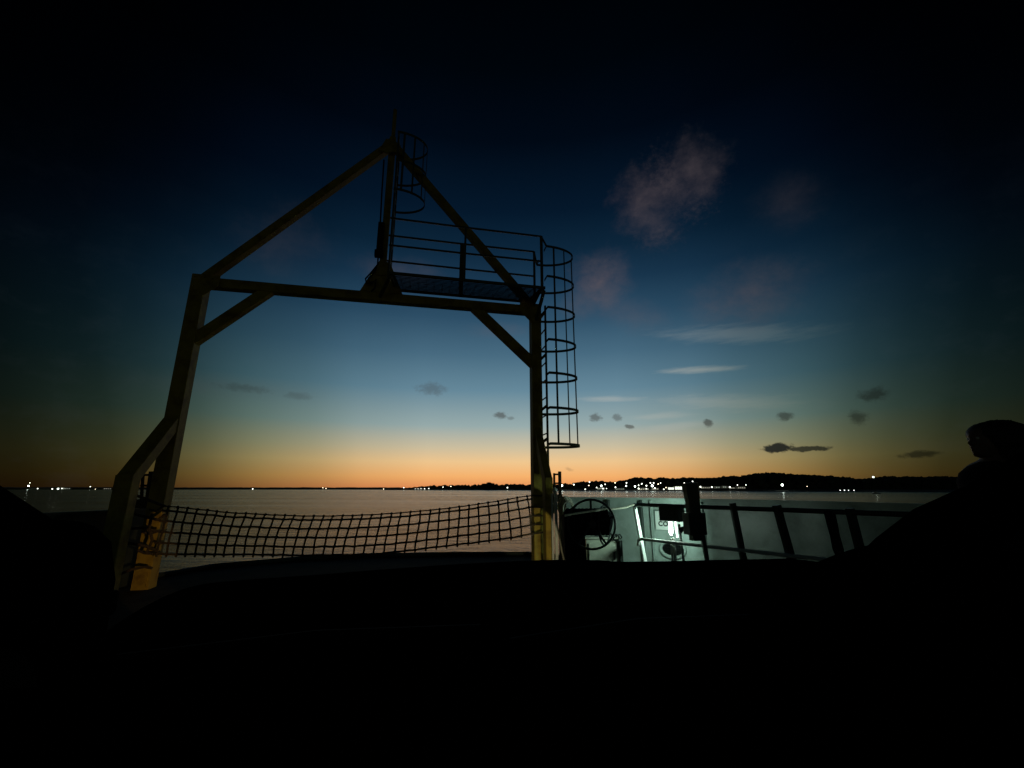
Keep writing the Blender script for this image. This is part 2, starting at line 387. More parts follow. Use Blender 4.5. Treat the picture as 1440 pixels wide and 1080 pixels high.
AP = (TL+TR)/2; AP.z = EYE+6.24
for e in (TL, TR):
    k = MB(); k.beam(e+Vector((0,0,.02)), AP-Vector((0,0,.02)), .14, .13); k.build('rafter', YEL, gan)
MX = Vector((AP.x, AP.y, 0))
m_ = MB(); m_.beam(Vector((MX.x,MX.y,zb+.07)), Vector((MX.x,MX.y,EYE+6.35)), .11, .11, up=NF)
m_.cyl(Vector((MX.x,MX.y,EYE+6.3)), Vector((MX.x,MX.y,EYE+7.0)), .035, 10)
mast = m_.build('mast', YEL, gan)
g_ = MB(); gl, gr = atD(507,412), atD(566,418); gl.z = gr.z = zb+.078
g_.prism([p+NF*-.055 for p in (gl, gr, atD(549,372), atD(534,370))], AFT*.02)
g_.prism([p+NF*.07 for p in (gl, gr, atD(549,372), atD(534,370))], NF*.02)
g_.box((MX.x,MX.y,zb+.45), .17, .2, .14, math.atan2(NU.y,NU.x)); g_.build('mast_gusset', YEL, gan)
cb = MB(); cb.tube([atD(x,y,6.85) for x, y in ((540,225),(537,270),(535,310),(533,345),(531,372),(522,383),(514,392),(515,398),(522,399),(529,393),(527,405),(522,410))], .014, 6)
cb.tube([atD(x,y,6.85) for x, y in ((530,376),(524,386),(518,391),(520,397),(526,396))], .011, 6)
cb.box(atD(535,335,6.88), .1, .08, .6, math.atan2(NU.y,NU.x))
cb.box(atD(533,357,6.88), .14, .1, .12, math.atan2(NU.y,NU.x)); cb.build('cable', BLK, gan)
# hand hoops and bolts on the apex
hb = MB(); hb.prism([atD(x,y,6.86) for x, y in ((533,212),(543,196),(554,196),(566,218),(553,214),(545,216))], AFT*.015); hb.build('apex_plate', YEL, gan)

# ------------------------------------------------------------------ catwalk on the crossbeam
zp = zb+.22
def on(px, py, D, z):
    v = atD(px, py, D); v.z = z; return v
cw = thing('catwalk', (TR.x-1, TR.y, zp), 'railed grating walkway on the gantry crossbeam, between mast and tall ladder', 'walkway')
DN, DF = 6.46, 7.06
nl, nr = on(549,389,DN,zp), on(765,408,DN,zp); fl, fr = on(556,412,DF,zp), on(741,431,DF,zp)
k = MB()
nb = 13
for i in range(nb+1):
    a_ = i/nb; k.beam(nl.lerp(fl,a_), nr.lerp(fr,a_), .012, .016, bev=.001)
for i in range(19):
    a_ = i/18; k.beam(nl.lerp(nr,a_)+Vector((0,0,.012)), fl.lerp(fr,a_)+Vector((0,0,.012)), .006, .01, bev=.001)
k.build('grating', GRT, cw)
k = MB(); k.beam(nl,nr,.04,.05,ext=.02); k.beam(fl,fr,.04,.05,ext=.02); k.beam(nr,fr,.04,.05); k.beam(nl,fl,.04,.05); k.build('platform_frame', LAD, cw)
k = MB(); k.prism([nr+NU*-.03+Vector((0,0,-.04)), on(742,432,DG,zb)+NU*.08, fr+Vector((0,0,-.04))], Vector((0,0,.02)));
k.beam(nr+Vector((0,0,-.05)), Vector((TR.x,TR.y,zb-.2))+AFT*.1, .05, .06); k.build('bracket', LAD, cw)
k = MB(); k.beam(nl+Vector((0,0,-.05)), Vector((MX.x,MX.y,zb))+AFT*.08, .05, .06); k.build('bracket', LAD, cw)
def rail(pts, r): k_ = MB(); k_.tube(pts, r, 8); return k_
for pts in ([(549,306.5),(655,320),(761,332.5)], [(547,344.6),(655,356.5),(761,367.5)]):
    rail([atD(x,y,DN) for x, y in pts], .017).build('handrail', LAD, cw)
for pts in ([(547,331),(650,343),(751,354)], [(544,366.7),(650,378),(751,388.5)]):
    rail([atD(x,y,DF) for x, y in pts], .018).build('handrail', LAD, cw)
def post(px, pyt, D, w): 
    t_ = atD(px, pyt, D); k_ = MB(); k_.beam(Vector((t_.x,t_.y,zp)), t_, w, w, up=NF); k_.build('stanchion', LAD, cw)
post(761,332.5,DN,.045); post(655,320,DN,.035); post(751,354,DF,.04); post(650,343,DF,.07)
# ------------------------------------------------------------------ caged ladders
def caged(name, label, base, outv, side, zs, ztop, zbot, rlen, halfw, out_r, matr, bars=(167,145,118,84), rung=True, roff=.2):
    t_ = thing(name, base, label, 'ladder')
    B = Vector(base); o_ = Vector((0,0,0))
    def pt(th, z): return Vector((B.x,B.y,z)) + side*halfw*math.cos(R(th)) + outv*out_r*math.sin(R(th))
    for s_ in (-1,1):
        k_ = MB(); p = Vector((B.x,B.y,0))+side*roff*s_
        k_.beam(Vector((p.x,p.y,zbot)), Vector((p.x,p.y,ztop)), .045, .03, up=outv); k_.build('side_rail', matr, t_)
    z = zbot+.12
    while z < ztop:
        k_ = MB(); p = Vector((B.x,B.y,z)); k_.cyl(p-side*roff, p+side*roff, .012, 8); k_.build('rung', matr, t_); z += .305
    for i, z in enumerate(zs):
        k_ = MB(); pts = [Vector((B.x,B.y,z))+side*roff] + [pt(th, z) for th in range(0,181,9)] + [Vector((B.x,B.y,z))-side*roff]
        # flat bar hoop
        vs = []; n = len(pts); C0 = Vector((B.x,B.y,z))+outv*.2
        for p in pts:
            d = (p-C0); d.z = 0; d.normalize()
            for a_, h_ in ((0,-.022),(0,.022),(.008,.022),(.008,-.022)): vs.append(p + d*a_ + Vector((0,0,h_)))
        k_.add(vs, [(i_*4+j, i_*4+(j+1)%4, (i_+1)*4+(j+1)%4, (i_+1)*4+j) for i_ in range(n-1) for j in range(4)] + [(3,2,1,0),(n*4-4,n*4-3,n*4-2,n*4-1)])
        k_.build('hoop', matr, t_)
    for th in bars:
        k_ = MB(); k_.beam(pt(th, min(zs)-.02), pt(th, max(zs)+.02), .038, .01, up=(pt(th,0)-Vector((B.x,B.y,0)))); k_.build('cage_bar', matr, t_)
    return t_
z7 = EYE+.70; zsl = [z7+.589*i for i in range(7)]
lb = atD(764,500,6.93); 
caged('caged_ladder', 'tall hooped safety ladder on the starboard gantry leg, reaching the walkway', (lb.x,lb.y,z7-.35), NU, NF, zsl, EYE+3.15, EYE+.16, 0, .335, .60, LAD, roff=.17)
zsu = [EYE+5.02+.589*i for i in range(3)]
ub = Vector((MX.x,MX.y,0))+NU*.12+AFT*.02
caged('caged_ladder', 'small hooped ladder high on the mast above the walkway, faint against the dark sky', (ub.x,ub.y,zp+.05), NU, NF, zsu, EYE+6.35, zp+.05, 0, .33, .52, LAD, roff=.17)
for D_, p_, s_ in ((DN,(761,332.5),-1),(DF,(751,354),1)):
    e_ = Vector((lb.x,lb.y,zsl[-1]))+NF*s_*.335; rail([atD(*p_, D_), e_.lerp(atD(*p_, D_),.5), e_], .017).build('handrail', LAD, cw)
# ladder stand-offs
for o in [o for o in bpy.data.objects if o.name == 'caged_ladder']:
    for z in (EYE+3.0, EYE+2.2, EYE+1.3, EYE+.75): k = MB(); k.beam(Vector((TR.x,TR.y,z))+NU*.08+AFT*.06, Vector((lb.x,lb.y,z+.05))+AFT*.17, .03, .045); k.build('standoff', LAD, o)

# ------------------------------------------------------------------ rope net
def curve(pts, x):
    for (a, b_) in zip(pts, pts[1:]):
        if a[0] <= x <= b_[0]: return a[1]+(b_[1]-a[1])*(x-a[0])/(b_[0]-a[0])
    return pts[0][1] if x < pts[0][0] else pts[-1][1]
def smooth_curve(pts, x): return (curve(pts,x-18)+2*curve(pts,x-9)+3*curve(pts,x)+2*curve(pts,x+9)+curve(pts,x+18))/9
TOP = [(228,711),(262,714.5),(322,721),(380,724),(430,725.8),(470,725.8),(520,724),(573,720.4),(620,716),(662,710.6),(705,704),(748,696)]
BOT = [(214,779),(262,779.5),(366,780),(428,781),(470,780.5),(518,779.5),(560,776),(604,770.5),(646,765.5),(708,758),(756,749)]
net = thing('rope_net', (AP.x,AP.y,.3), 'brown rope safety net sagging across the bow between the gantry legs', 'net')
NV = 37
def npt(s, v):                # s along 0..1, v down 0..1
    xt = 230 + s*518; xb = 214 + s*542 - 10*math.sin(math.pi*s)
    a_ = atD(xt, smooth_curve(TOP, xt), 6.86); c_ = atD(xb, smooth_curve(BOT, xb), 6.66)
    p = a_.lerp(c_, v); p += AFT*.10*math.sin(math.pi*v)*math.sin(math.pi*s)
    return p
rows = [0,.10,.32,.55,.78,1.0]
def jit(s, v, a=.012):
    q = Vector((s*47, v*9, 1.3)); return Vector((noise.noise(q), noise.noise(q+Vector((7,0,0))), noise.noise(q+Vector((0,9,0))))) * a * .6
for i, v in enumerate(rows):
    k = MB(); k.tube([npt(s/110, v)+jit(s/110, v, .014 if 0 < i else .006) for s in range(111)], .010 if i in (0,) else .0145, 6)
    k.build('border_rope' if i in (0,5) else 'cross_rope', ROPE, net)
for j in range(NV+1):
    s = (j+.5)/(NV+1); k = MB()
    k.tube([npt(s+.0012*math.sin(v*5+j*1.7), v)+jit(s, v, .010) for v in [q/12 for q in range(13)]] + [npt(s,1)+Vector((0,0,-.035))], .013, 6)
    for v in rows: k.ball(npt(s,v)+jit(s,v,.014), .020, 6, 5)
    k.build('hanging_rope', ROPE, net)
k = MB()
for s_, v_, dx, D in ((0,0,-18,6.75),(0,.55,-28,6.55),(0,1,-34,6.4)):
    e = npt(s_, v_); k = MB(); k.tube([e, e.lerp(atD(228+dx, 720+v_*50, D), .5)+Vector((0,0,-.03)), atD(228+dx, 716+v_*58, D)], .014, 6); k.build('lashing', ROPE, net)
for s_, v_, dx, D in ((1,0,26,6.6),(1,.32,30,6.5),(1,.55,26,6.5),(1,1,22,6.5),(1,.78,24,6.5)):
    e = npt(s_, v_); k = MB(); k.tube([e, e.lerp(atD(748+dx, 690+v_*50, D), .5)+Vector((0,0,-.04)), atD(748+dx, 692+v_*50, D)], .014, 6); k.build('lashing', ROPE, net)

# chains, ropes, gear hung in the port leg
gear = MB()
for pts in ([(168,716),(186,722),(206,727),(222,731),(232,724)], [(160,745),(180,744),(200,742),(226,748)], [(160,765),(184,764),(205,768),(224,776)],
            [(172,806),(188,800),(204,797),(214,799)], [(214,722),(210,742),(214,760),(206,778)], [(170,690),(190,696),(214,705),(232,712)]):
    P_ = [atD(x,y,6.5) for x, y in pts]; gear.tube(P_, .018, 6)
tag(gear.build('mooring_line', ROPE), 'slack dark ropes looped between the two port legs of the gantry', 'rope')
def bracket(px, py, D, w, label):
    t_ = MB(); base = atD(px, 705, D)
    top = atD(px, py, D)
    t_.beam(Vector((base.x,base.y,0)), top, .05, .05, up=NF); q = NU*w
    t_.beam(Vector((base.x,base.y,base.z-.2))-q, Vector((top.x,top.y,top.z-.03))-q, .035, .035, up=NF)
    for z in (.05,.2): t_.beam(top-Vector((0,0,z))-q, top-Vector((0,0,z)), .03, .03)
    t_.box(top-q*.5-Vector((0,0,.45)), .15, .1, .12, .2)
    return tag(t_.build('cleat_frame', ROPE), label, 'frame', 'small steel frames behind the gantry legs')
bracket(787, 663, 7.25, .1, 'small two-rung steel frame standing behind the starboard gantry leg')
bracket(213, 663, 7.25, .1, 'small steel frame seen through the gap of the port gantry leg')

# ------------------------------------------------------------------ bulwarks
def path_wall(name, path, hgt, th, label, m, cap=True):
    t_ = thing(name, (path[0][0],path[0][1],0), label, 'bulwark')
    n = len(path); pts = [Vector((x,y,0)) for x, y in path]; nrm = []
    for i in range(n):
        d = (pts[min(i+1,n-1)]-pts[max(i-1,0)]).normalized(); nrm.append(Vector((d.y,-d.x,0)))
    k = MB(); vs = []
    for p, q in zip(pts, nrm):
        for s_, z in ((-1,.004),(1,.004),(1,hgt),(-1,hgt)): vs.append(p+q*s_*th/2+Vector((0,0,z)))
    fs = [(i*4+j,i*4+(j+1)%4,(i+1)*4+(j+1)%4,(i+1)*4+j) for i in range(n-1) for j in range(4)]+[(3,2,1,0),tuple((n-1)*4+j for j in range(4))]
    k.add(vs, fs); k.build('plating', m, t_, smooth=False)
    c_ = MB(); vs = []
    for p, q in zip(pts, nrm):
        for s_, z in ((-1,hgt-.003),(1,hgt-.003),(1,hgt+.03),(-1,hgt+.03)): vs.append(p+q*s_*(th/2+.05)+Vector((0,0,z)))
    c_.add(vs, fs); c_.build('cap_rail', m, t_)
    return t_, pts, nrm
def dense(path, n=60):
    P0 = [Vector((x,y,0)) for x, y in path]; out = []
    for i in range(len(P0)-1):
        a, b_, c_, d = P0[max(i-1,0)], P0[i], P0[i+1], P0[min(i+2,len(P0)-1)]
        for q in range(6):
            u = q/6; out.append(.5*((2*b_)+(c_-a)*u+(2*a-5*b_+4*c_-d)*u*u+(3*b_-a-3*c_+d)*u**3))
    out.append(P0[-1]); return [(p.x,p.y) for p in out]
WD = dense(WP)
bw, bpts, bn = path_wall('bulwark', WD, EYE-.185, .03, 'pale grey green curved steel bulwark behind the starboard handrail, lit by the floodlight', WALL)
def wall_at(px):              # point of the wall's inner face seen at column px, and inward normal
    best = min(range(len(bpts)), key=lambda i: abs(720+F*bpts[i].x/(bpts[i].y*cP-.4*sP)-px))
    return bpts[best], -bn[best] if bn[best].dot(Vector((0,0,0))-bpts[best]) < 0 else bn[best], best
for px, dk in ((858,DKP),(905,DKP),(918,None),(990,WALL)):
    p, q, i = wall_at(px); k = MB()
    if dk is None: dk = WALL
    d = Vector((q.y,-q.x,0))
    k.beam(p+q*.05+Vector((0,0,.006)), p+q*.05+Vector((0,0,EYE-.2)), .012 if dk is WALL else .05, .07 if dk is WALL else .07, up=q)
    k.build('frame_rib', dk, bw)
p, q, i = wall_at(944); d = Vector((q.y,-q.x,0)); k = MB(); cz = .33
def ring(b, c, ax, ay, rx, ry, r, n=32, seg=8): b.tube([c+ax*rx*math.cos(2*math.pi*j/n)+ay*ry*math.sin(2*math.pi*j/n) for j in range(n)], r, seg, closed=True)
C0 = p+q*.035+Vector((0,0,cz)); UP = Vector((0,0,1))
ring(k, C0, d, UP, .19, .125, .03); fl_ = k.build('fairlead', WALL, bw, smooth=True)
k = MB(); k.prism([C0-q*.018+d*.175*math.cos(2*math.pi*j/24)+UP*.11*math.sin(2*math.pi*j/24) for j in range(24)], q*.006)
for j in range(4): k.beam(C0+d*-.15+UP*(-.06+.04*j), C0+d*.15+UP*(-.06+.04*j), .012, .012)
k.build('fairlead_hole', BLK, fl_)
path_wall('bulwark', dense(LW), .98, .03, 'dim steel bulwark running aft from the port gantry leg', DKP)

# sign on the bulwark
sg = thing('sign', p+q*.05+Vector((0,0,.7)), 'white sign with black letters on the bulwark beside the floodlight', 'sign')
s0, s1 = wall_at(921)[0], wall_at(968)[0]; q = wall_at(942)[1]; dd = (s1-s0).normalized(); qn = Vector((dd.y,-dd.x,0)); qn = qn if qn.dot(-s0) > 0 else -qn
zt = atY(921,718,s0.y).z; zl = atY(921,744,s0.y).z
k = MB(); mid = (s0+s1)/2+qn*.10
k.beam(Vector((s0.x,s0.y,(zt+zl)/2))+qn*.10, Vector((s1.x,s1.y,(zt+zl)/2))+qn*.10, .012, zt-zl, bev=.003); k.build('panel', WHT, sg)
k = MB(); k.beam(mid+Vector((0,0,zt-.05))-qn*.1, mid+Vector((0,0,zt-.05)), .03, .03); k.build('mounting', DKP, sg); k = MB(); k.beam(mid+Vector((0,0,zl+.05))-qn*.1, mid+Vector((0,0,zl+.05)), .03, .03); k.build('mounting', DKP, sg)
fc = bpy.data.curves.new('lettering', 'FONT'); fc.body = 'CO'; fc.size = .10; fc.extrude = .001; fc.space_character = 1.15; fc.offset = .005
fo = bpy.data.objects.new('tmp', fc); COL.objects.link(fo)
bpy.context.view_layer.update()
me = bpy.data.meshes.new_from_object(fo.evaluated_get(bpy.context.evaluated_depsgraph_get())); bpy.data.objects.remove(fo)
xax = dd; rot = Matrix((( xax.x, 0, qn.x),(xax.y, 0, qn.y),(0,1,0))).to_4x4()
lp = s0+dd*.045+qn*.109; lp.z = zl+.5*(zt-zl)-.085
me.transform(Matrix.Translation(lp-PLOC['sign']) @ rot); me.materials.clear(); me.materials.append(mat('black_ink', (.01,.01,.01), .6))
lo = bpy.data.objects.new('lettering', me); COL.objects.link(lo); lo.parent = sg

# ------------------------------------------------------------------ starboard handrail
RA = atY(893,709.5,6.7); 
def railp(px, kind_=0):
    Y = 6.7 + (px-893)*(4.72-6.7)/(1155-893) if px < 1155 else 4.72-(px-1155)*.0052
    Y = 1/((1/6.7)+(px-893)*(1/4.72-1/6.7)/(1155-893))
    return Vector(((px-720)/625.0*Y, Y, 0))
hr = thing('handrail', railp(893), 'dark tubular handrail with leaning stanchions in front of the starboard bulwark', 'handrail')
zt_, zm_ = EYE-.235, EYE-.72
def seg(a, b_, z, n=14): return [railp(a+(b_-a)*i/n)+Vector((0,0,z)) for i in range(n+1)]
k = MB(); k.tube([railp(893)+Vector((0,0,zt_-.06)), railp(894)+Vector((0,0,zt_-.015))]+seg(898,1300,zt_), .027, 10); k.build('top_rail', DKP, hr, smooth=True)
k = MB(); k.tube([railp(894)+Vector((0,0,zm_-.10)), railp(895)+Vector((0,0,zm_-.03))]+seg(899,1300,zm_), .022, 10); k.build('middle_rail', WHT, hr, smooth=True)
lean = (railp(1000)-railp(893)).normalized()
def stan(px, px2, w, zt2=.0, m=DKP):
    # px at the top, px2 on the deck
    a = railp(px)+Vector((0,0,zt_+zt2)); Yb = railp(px).y
    b_ = railp(px)+Vector(((px2-px)/640*Yb, 0, 0)) ; b_.z = 0
    k_ = MB(); k_.beam(a, b_, w, w*.8, up=NF, bev=.012); return k_.build('stanchion', m, hr)
stan(893, 905, .055, -.02, WHT)
stan(1031, 1042, .075, .06); stan(1093, 1112, .085, .05); stan(1195, 1207, .08, .04)
k = MB(); k.beam(railp(1110)+Vector((-.1,.1,zm_-.13)), railp(1190)+Vector((0,0,zm_-.14)), .03, .03); k.beam(railp(1062)+Vector((0,0,.02)), railp(1112)+Vector((-.1,.1,zm_-.13)), .03, .03); k.build('low_brace', DKP, hr)
# drape hanging over the rail
k = MB(); a = railp(1160)+Vector((0,0,zt_+.01)); e = railp(1176)+Vector((0,0,zt_+.01)); vs=[]
hh = [0,.12,.25,.38,.46]; ww = [1,.95,.85,.95,.7]
k.tube([a.lerp(e,.35)+Vector((0.009*i,0,-h_)) for i, h_ in enumerate(hh)], [.05*w_ for w_ in ww], 10); tag(k.build('life_jacket', CLOTH, smooth=True), 'dark bundle hanging on the starboard handrail between the last stanchions', 'bundle')

# rope from rail to winch
k = MB(); PT = [(893,709,6.68),(886,711,6.66),(880,713.5,6.6),(868,715,6.5),(850,716.5,6.35),(830,719,6.2),(806,722.5,6.1),(794,725,6.05)]
k.tube([atY(*q_) for q_ in PT], .016, 8); tag(k.build('hand_rope', WROPE), 'pale rope running from the handrail corner to the rope reel', 'rope')

# floodlight under the rail
flo = railp(944)
FLc = Vector((flo.x,flo.y,0))*1.012
zlamp = atY(945,738,FLc.y).z
fl = thing('floodlight', (FLc.x,FLc.y,0), 'lit greenish white floodlight under its dark hood on the starboard handrail', 'floodlight')
rz = math.atan2(lean.y, lean.x)
k = MB(); k.box((FLc.x,FLc.y,zt_-.115), .30, .16, .19, rz); hood = k.build('hood', DKP, fl)
EM = mat('lamp_tube', (.9,1,.95), .3, emit=(.75,1,.86), es=30)
EM2 = mat('lamp_glass', (.8,1,.9), .3, emit=(.75,1,.86), es=5)
k = MB(); k.tube([Vector((FLc.x,FLc.y,zt_-.22))-lean*.03, Vector((FLc.x,FLc.y,zt_-.36))-lean*.035, Vector((FLc.x,FLc.y,zt_-.40))-lean*.035], [.02,.026,.01], 12); k.build('bulb', EM, fl, smooth=True)
k = MB(); k.tube([Vector((FLc.x,FLc.y,zt_-.212))+lean*.05, Vector((FLc.x,FLc.y,zt_-.42))+lean*.06], .012, 8); k.build('reflector', EM2, fl)
k = MB(); k.beam(Vector((FLc.x,FLc.y,0))-lean*.0, Vector((FLc.x,FLc.y,zt_-.43)), .035, .035); k.beam(Vector((FLc.x,FLc.y,0))-lean*.06, Vector((FLc.x,FLc.y,zt_-.44))-lean*.035, .03, .03); k.beam(Vector((FLc.x,FLc.y,0))+lean*.14, Vector((FLc.x,FLc.y,zt_-.24))+lean*.10, .03, .03); k.build('pipe', WHT, fl)
k = MB(); k.tube([Vector((FLc.x,FLc.y,zt_-.32))+lean*.10+NF*-.02, Vector((FLc.x,FLc.y,zt_-.30))+lean*.16, Vector((FLc.x,FLc.y,zt_-.32))+lean*.24], [.045,.03,.008], 8); k.build('valve', DKP, fl)
ld = bpy.data.lights.new('floodlight_light', 'SPOT'); ld.energy = 30; ld.spot_size = R(170); ld.spot_blend = .5; ld.color = (.64,1,.83); ld.shadow_soft_size = .05
lo = bpy.data.objects.new('floodlight_light', ld); COL.objects.link(lo); lo.parent = fl; lo.location = (.03, .11, zt_-.27); lo.rotation_euler = Vector((-.48,1,-.08)).to_track_quat('-Z','Y').to_euler()

# control box post in front of the rail
bxp = railp(975)*.97
cbx = thing('junction_box', (bxp.x,bxp.y,0), 'dark electrical box on a tall thick post beside the floodlight', 'box')
def zz(py): return atY(975,py,bxp.y).z
k = MB(); k.beam(Vector((bxp.x,bxp.y,zz(722))), Vector((bxp.x,bxp.y,zz(681))), .155, .13, up=NF, bev=.02); k.beam(Vector((bxp.x,bxp.y,zz(701))), Vector((bxp.x-.012,bxp.y,zz(679))), .175, .15, up=NF, bev=.03); k.build('post', DKP, cbx)
k = MB(); k.beam(Vector((bxp.x,bxp.y,zz(751.5))), Vector((bxp.x,bxp.y,zz(721))), .245, .15, up=NF, bev=.008); k.beam(Vector((bxp.x+.0,bxp.y,zz(760))), Vector((bxp.x,bxp.y,zz(751))), .14, .1, up=NF); bo = k.build('cabinet', DKP, cbx)
k = MB(); k.beam(Vector((bxp.x,bxp.y,zz(748)))+AFT*.079, Vector((bxp.x,bxp.y,zz(724)))+AFT*.079, .20, .01, up=NF, bev=.002); k.build('cover', DKP, bo)
k = MB(); k.beam(Vector((bxp.x+.09,bxp.y+.02,zz(752))), Vector((bxp.x+.16,bxp.y+.02,0)), .045, .05, up=NF); k.build('support', DKP, cbx)

# white locker
L0, L1 = atY(824,757,6.95), atY(869,757,6.95); lz = L0.z
lk = thing('locker', ((L0.x+L1.x)/2, 7.15, 0), 'pale grey steel locker standing on deck behind the rope reel', 'locker')
k = MB(); k.box(((L0.x+L1.x)/2, 7.15, lz/2+.003), L1.x-L0.x, .45, lz-.012, 0, .01); k.build('cabinet', LOCK, lk)
k = MB(); k.box(((L0.x+L1.x)/2+.0, 7.14, lz+.008), L1.x-L0.x+.05, .5, .025, 0, .006); k.build('lid', LOCK, lk)
k = MB(); k.box(((L0.x+L1.x)/2, 6.915, lz*.5), L1.x-L0.x-.07, .012, lz-.14, 0, .004); dr = k.build('door', LOCK, lk)
k = MB(); k.box((L1.x-.08, 6.90, lz*.55), .02, .025, .12, 0, .004); k.build('handle', DKP, dr)
a = atY(872,760,6.9); k = MB(); k.beam(Vector((a.x,a.y,0)), a, .055, .05, up=NF); k.tube([a+Vector((-.08,0,.0)), a+Vector((-.05,0,.07)), a+Vector((0,0,.09)), a+Vector((.03,0,.05)), a+Vector((.0,0,.02))], .012, 6)
tag(k.build('stay_post', DKP), 'short dark post with a hooked eye on top at the right end of the locker', 'post')

# rope reel with hand wheel
rc = atY(832,737,6.25); rl = thing('rope_reel', (rc.x,rc.y,0), 'big dark rope reel with a spoked hand wheel beside the starboard gantry leg', 'reel')
ax = Vector((.75,.66,0)).normalized(); wv = Vector((ax.y,-ax.x,0))
def wheel(c, r, name='hand_wheel', tr=.016):
    k_ = MB(); e = Vector((1,0,0)); ring(k_, c, e, UP, r, r, tr, 36, 6)
    w_ = k_.build(name, DKP, rl, smooth=True)
    for j in range(5):
        th = math.pi/2+j*2*math.pi/5; s_ = MB(); s_.cyl(c, c+e*r*math.cos(th)+UP*r*math.sin(th), .016, 6); s_.build('spoke', DKP, w_)
    h_ = MB(); h_.cyl(c+Vector((0,-.05,0)), c+Vector((0,.05,0)), .05, 12); h_.build('hub', DKP, w_)
wheel(rc, .33)
k = MB(); c2 = rc+Vector((.06,.42,-.02)); 
k.tube([rc+Vector((-.36,.15,.02)), rc+Vector((-.30,.15,.02)), rc+Vector((.2,.2,.02)), rc+Vector((.31,.2,.0))], [.15,.18,.185,.14], 18)
for j in range(11):
    cc = rc+Vector((-.31+j*.055,.17,.02)); k.tube([cc+Vector((random.uniform(-.01,.01),0,0))+Vector((0,1,0))*.165*math.cos(2*math.pi*i/20)+UP*.165*math.sin(2*math.pi*i/20) for i in range(20)], .024, 6, closed=True)
k.build('wound_rope', CLOTH, rl)
k = MB(); fb = rc+Vector((-.23,.15,0))
k.prism([Vector((fb.x-.15,fb.y-.14,0)), Vector((fb.x+.15,fb.y-.14,0)), Vector((fb.x+.13,fb.y-.14,rc.z-.1)), Vector((fb.x-.15,fb.y-.14,rc.z+.12))], (0,.3,0))
k.beam(Vector((fb.x+.36,fb.y,rc.z)), Vector((fb.x-.1,fb.y,rc.z+.02)), .08, .08); k.build('pedestal', BLK, rl)
k = MB(); ring(k, rc+Vector((.22,.2,-.03)), Vector((.5,.86,0)), UP, .26, .27, .014, 30, 6); k.cyl(rc+Vector((.2,.2,-.03)), rc+Vector((.36,.2,-.2)), .018, 6); ring(k, rc+Vector((.38,.2,-.2)), Vector((1,0,0)), UP, .04, .04, .012, 14, 6); k.build('flange', DKP, rl)
# coiled pale hose behind the starboard leg
k = MB(); cc = atY(795,712,6.9)
for j in range(4): ring(k, cc+Vector((.01*j,-.03*j,-.01*j)), Vector((.9,.3,0)), UP, .13-.012*j, .14-.012*j, .016, 26, 6)
k.cyl(cc+Vector((0,.05,.14)), Vector((cc.x,cc.y+.05,0)), .02, 8)
tag(k.build('rope_coil', WROPE), 'pale coil of line hung between the starboard gantry leg and the reel', 'coil')
# white guard pipes beside the starboard leg
k = MB()
for (px, y0, Y, r_) in ((776,694,6.45,.016),(781,688,6.45,.022)): a = atY(px,y0,Y); k.cyl(Vector((a.x-.0,a.y,0)), a, r_, 8)
a = atY(780,688,6.45); k.ball(a, .03, 8, 6); tag(k.build('guide_pipe', WHT), 'two thin white pipes standing against the starboard gantry leg', 'pipe')
k = MB(); k.tube([atY(783,736,6.6), atY(787,757,6.5), atY(790,775,6.4), atY(794,790,6.3)], .013, 6); tag(k.build('stay_rope', WROPE), 'short taut white line slanting down beside the guide pipes', 'rope')

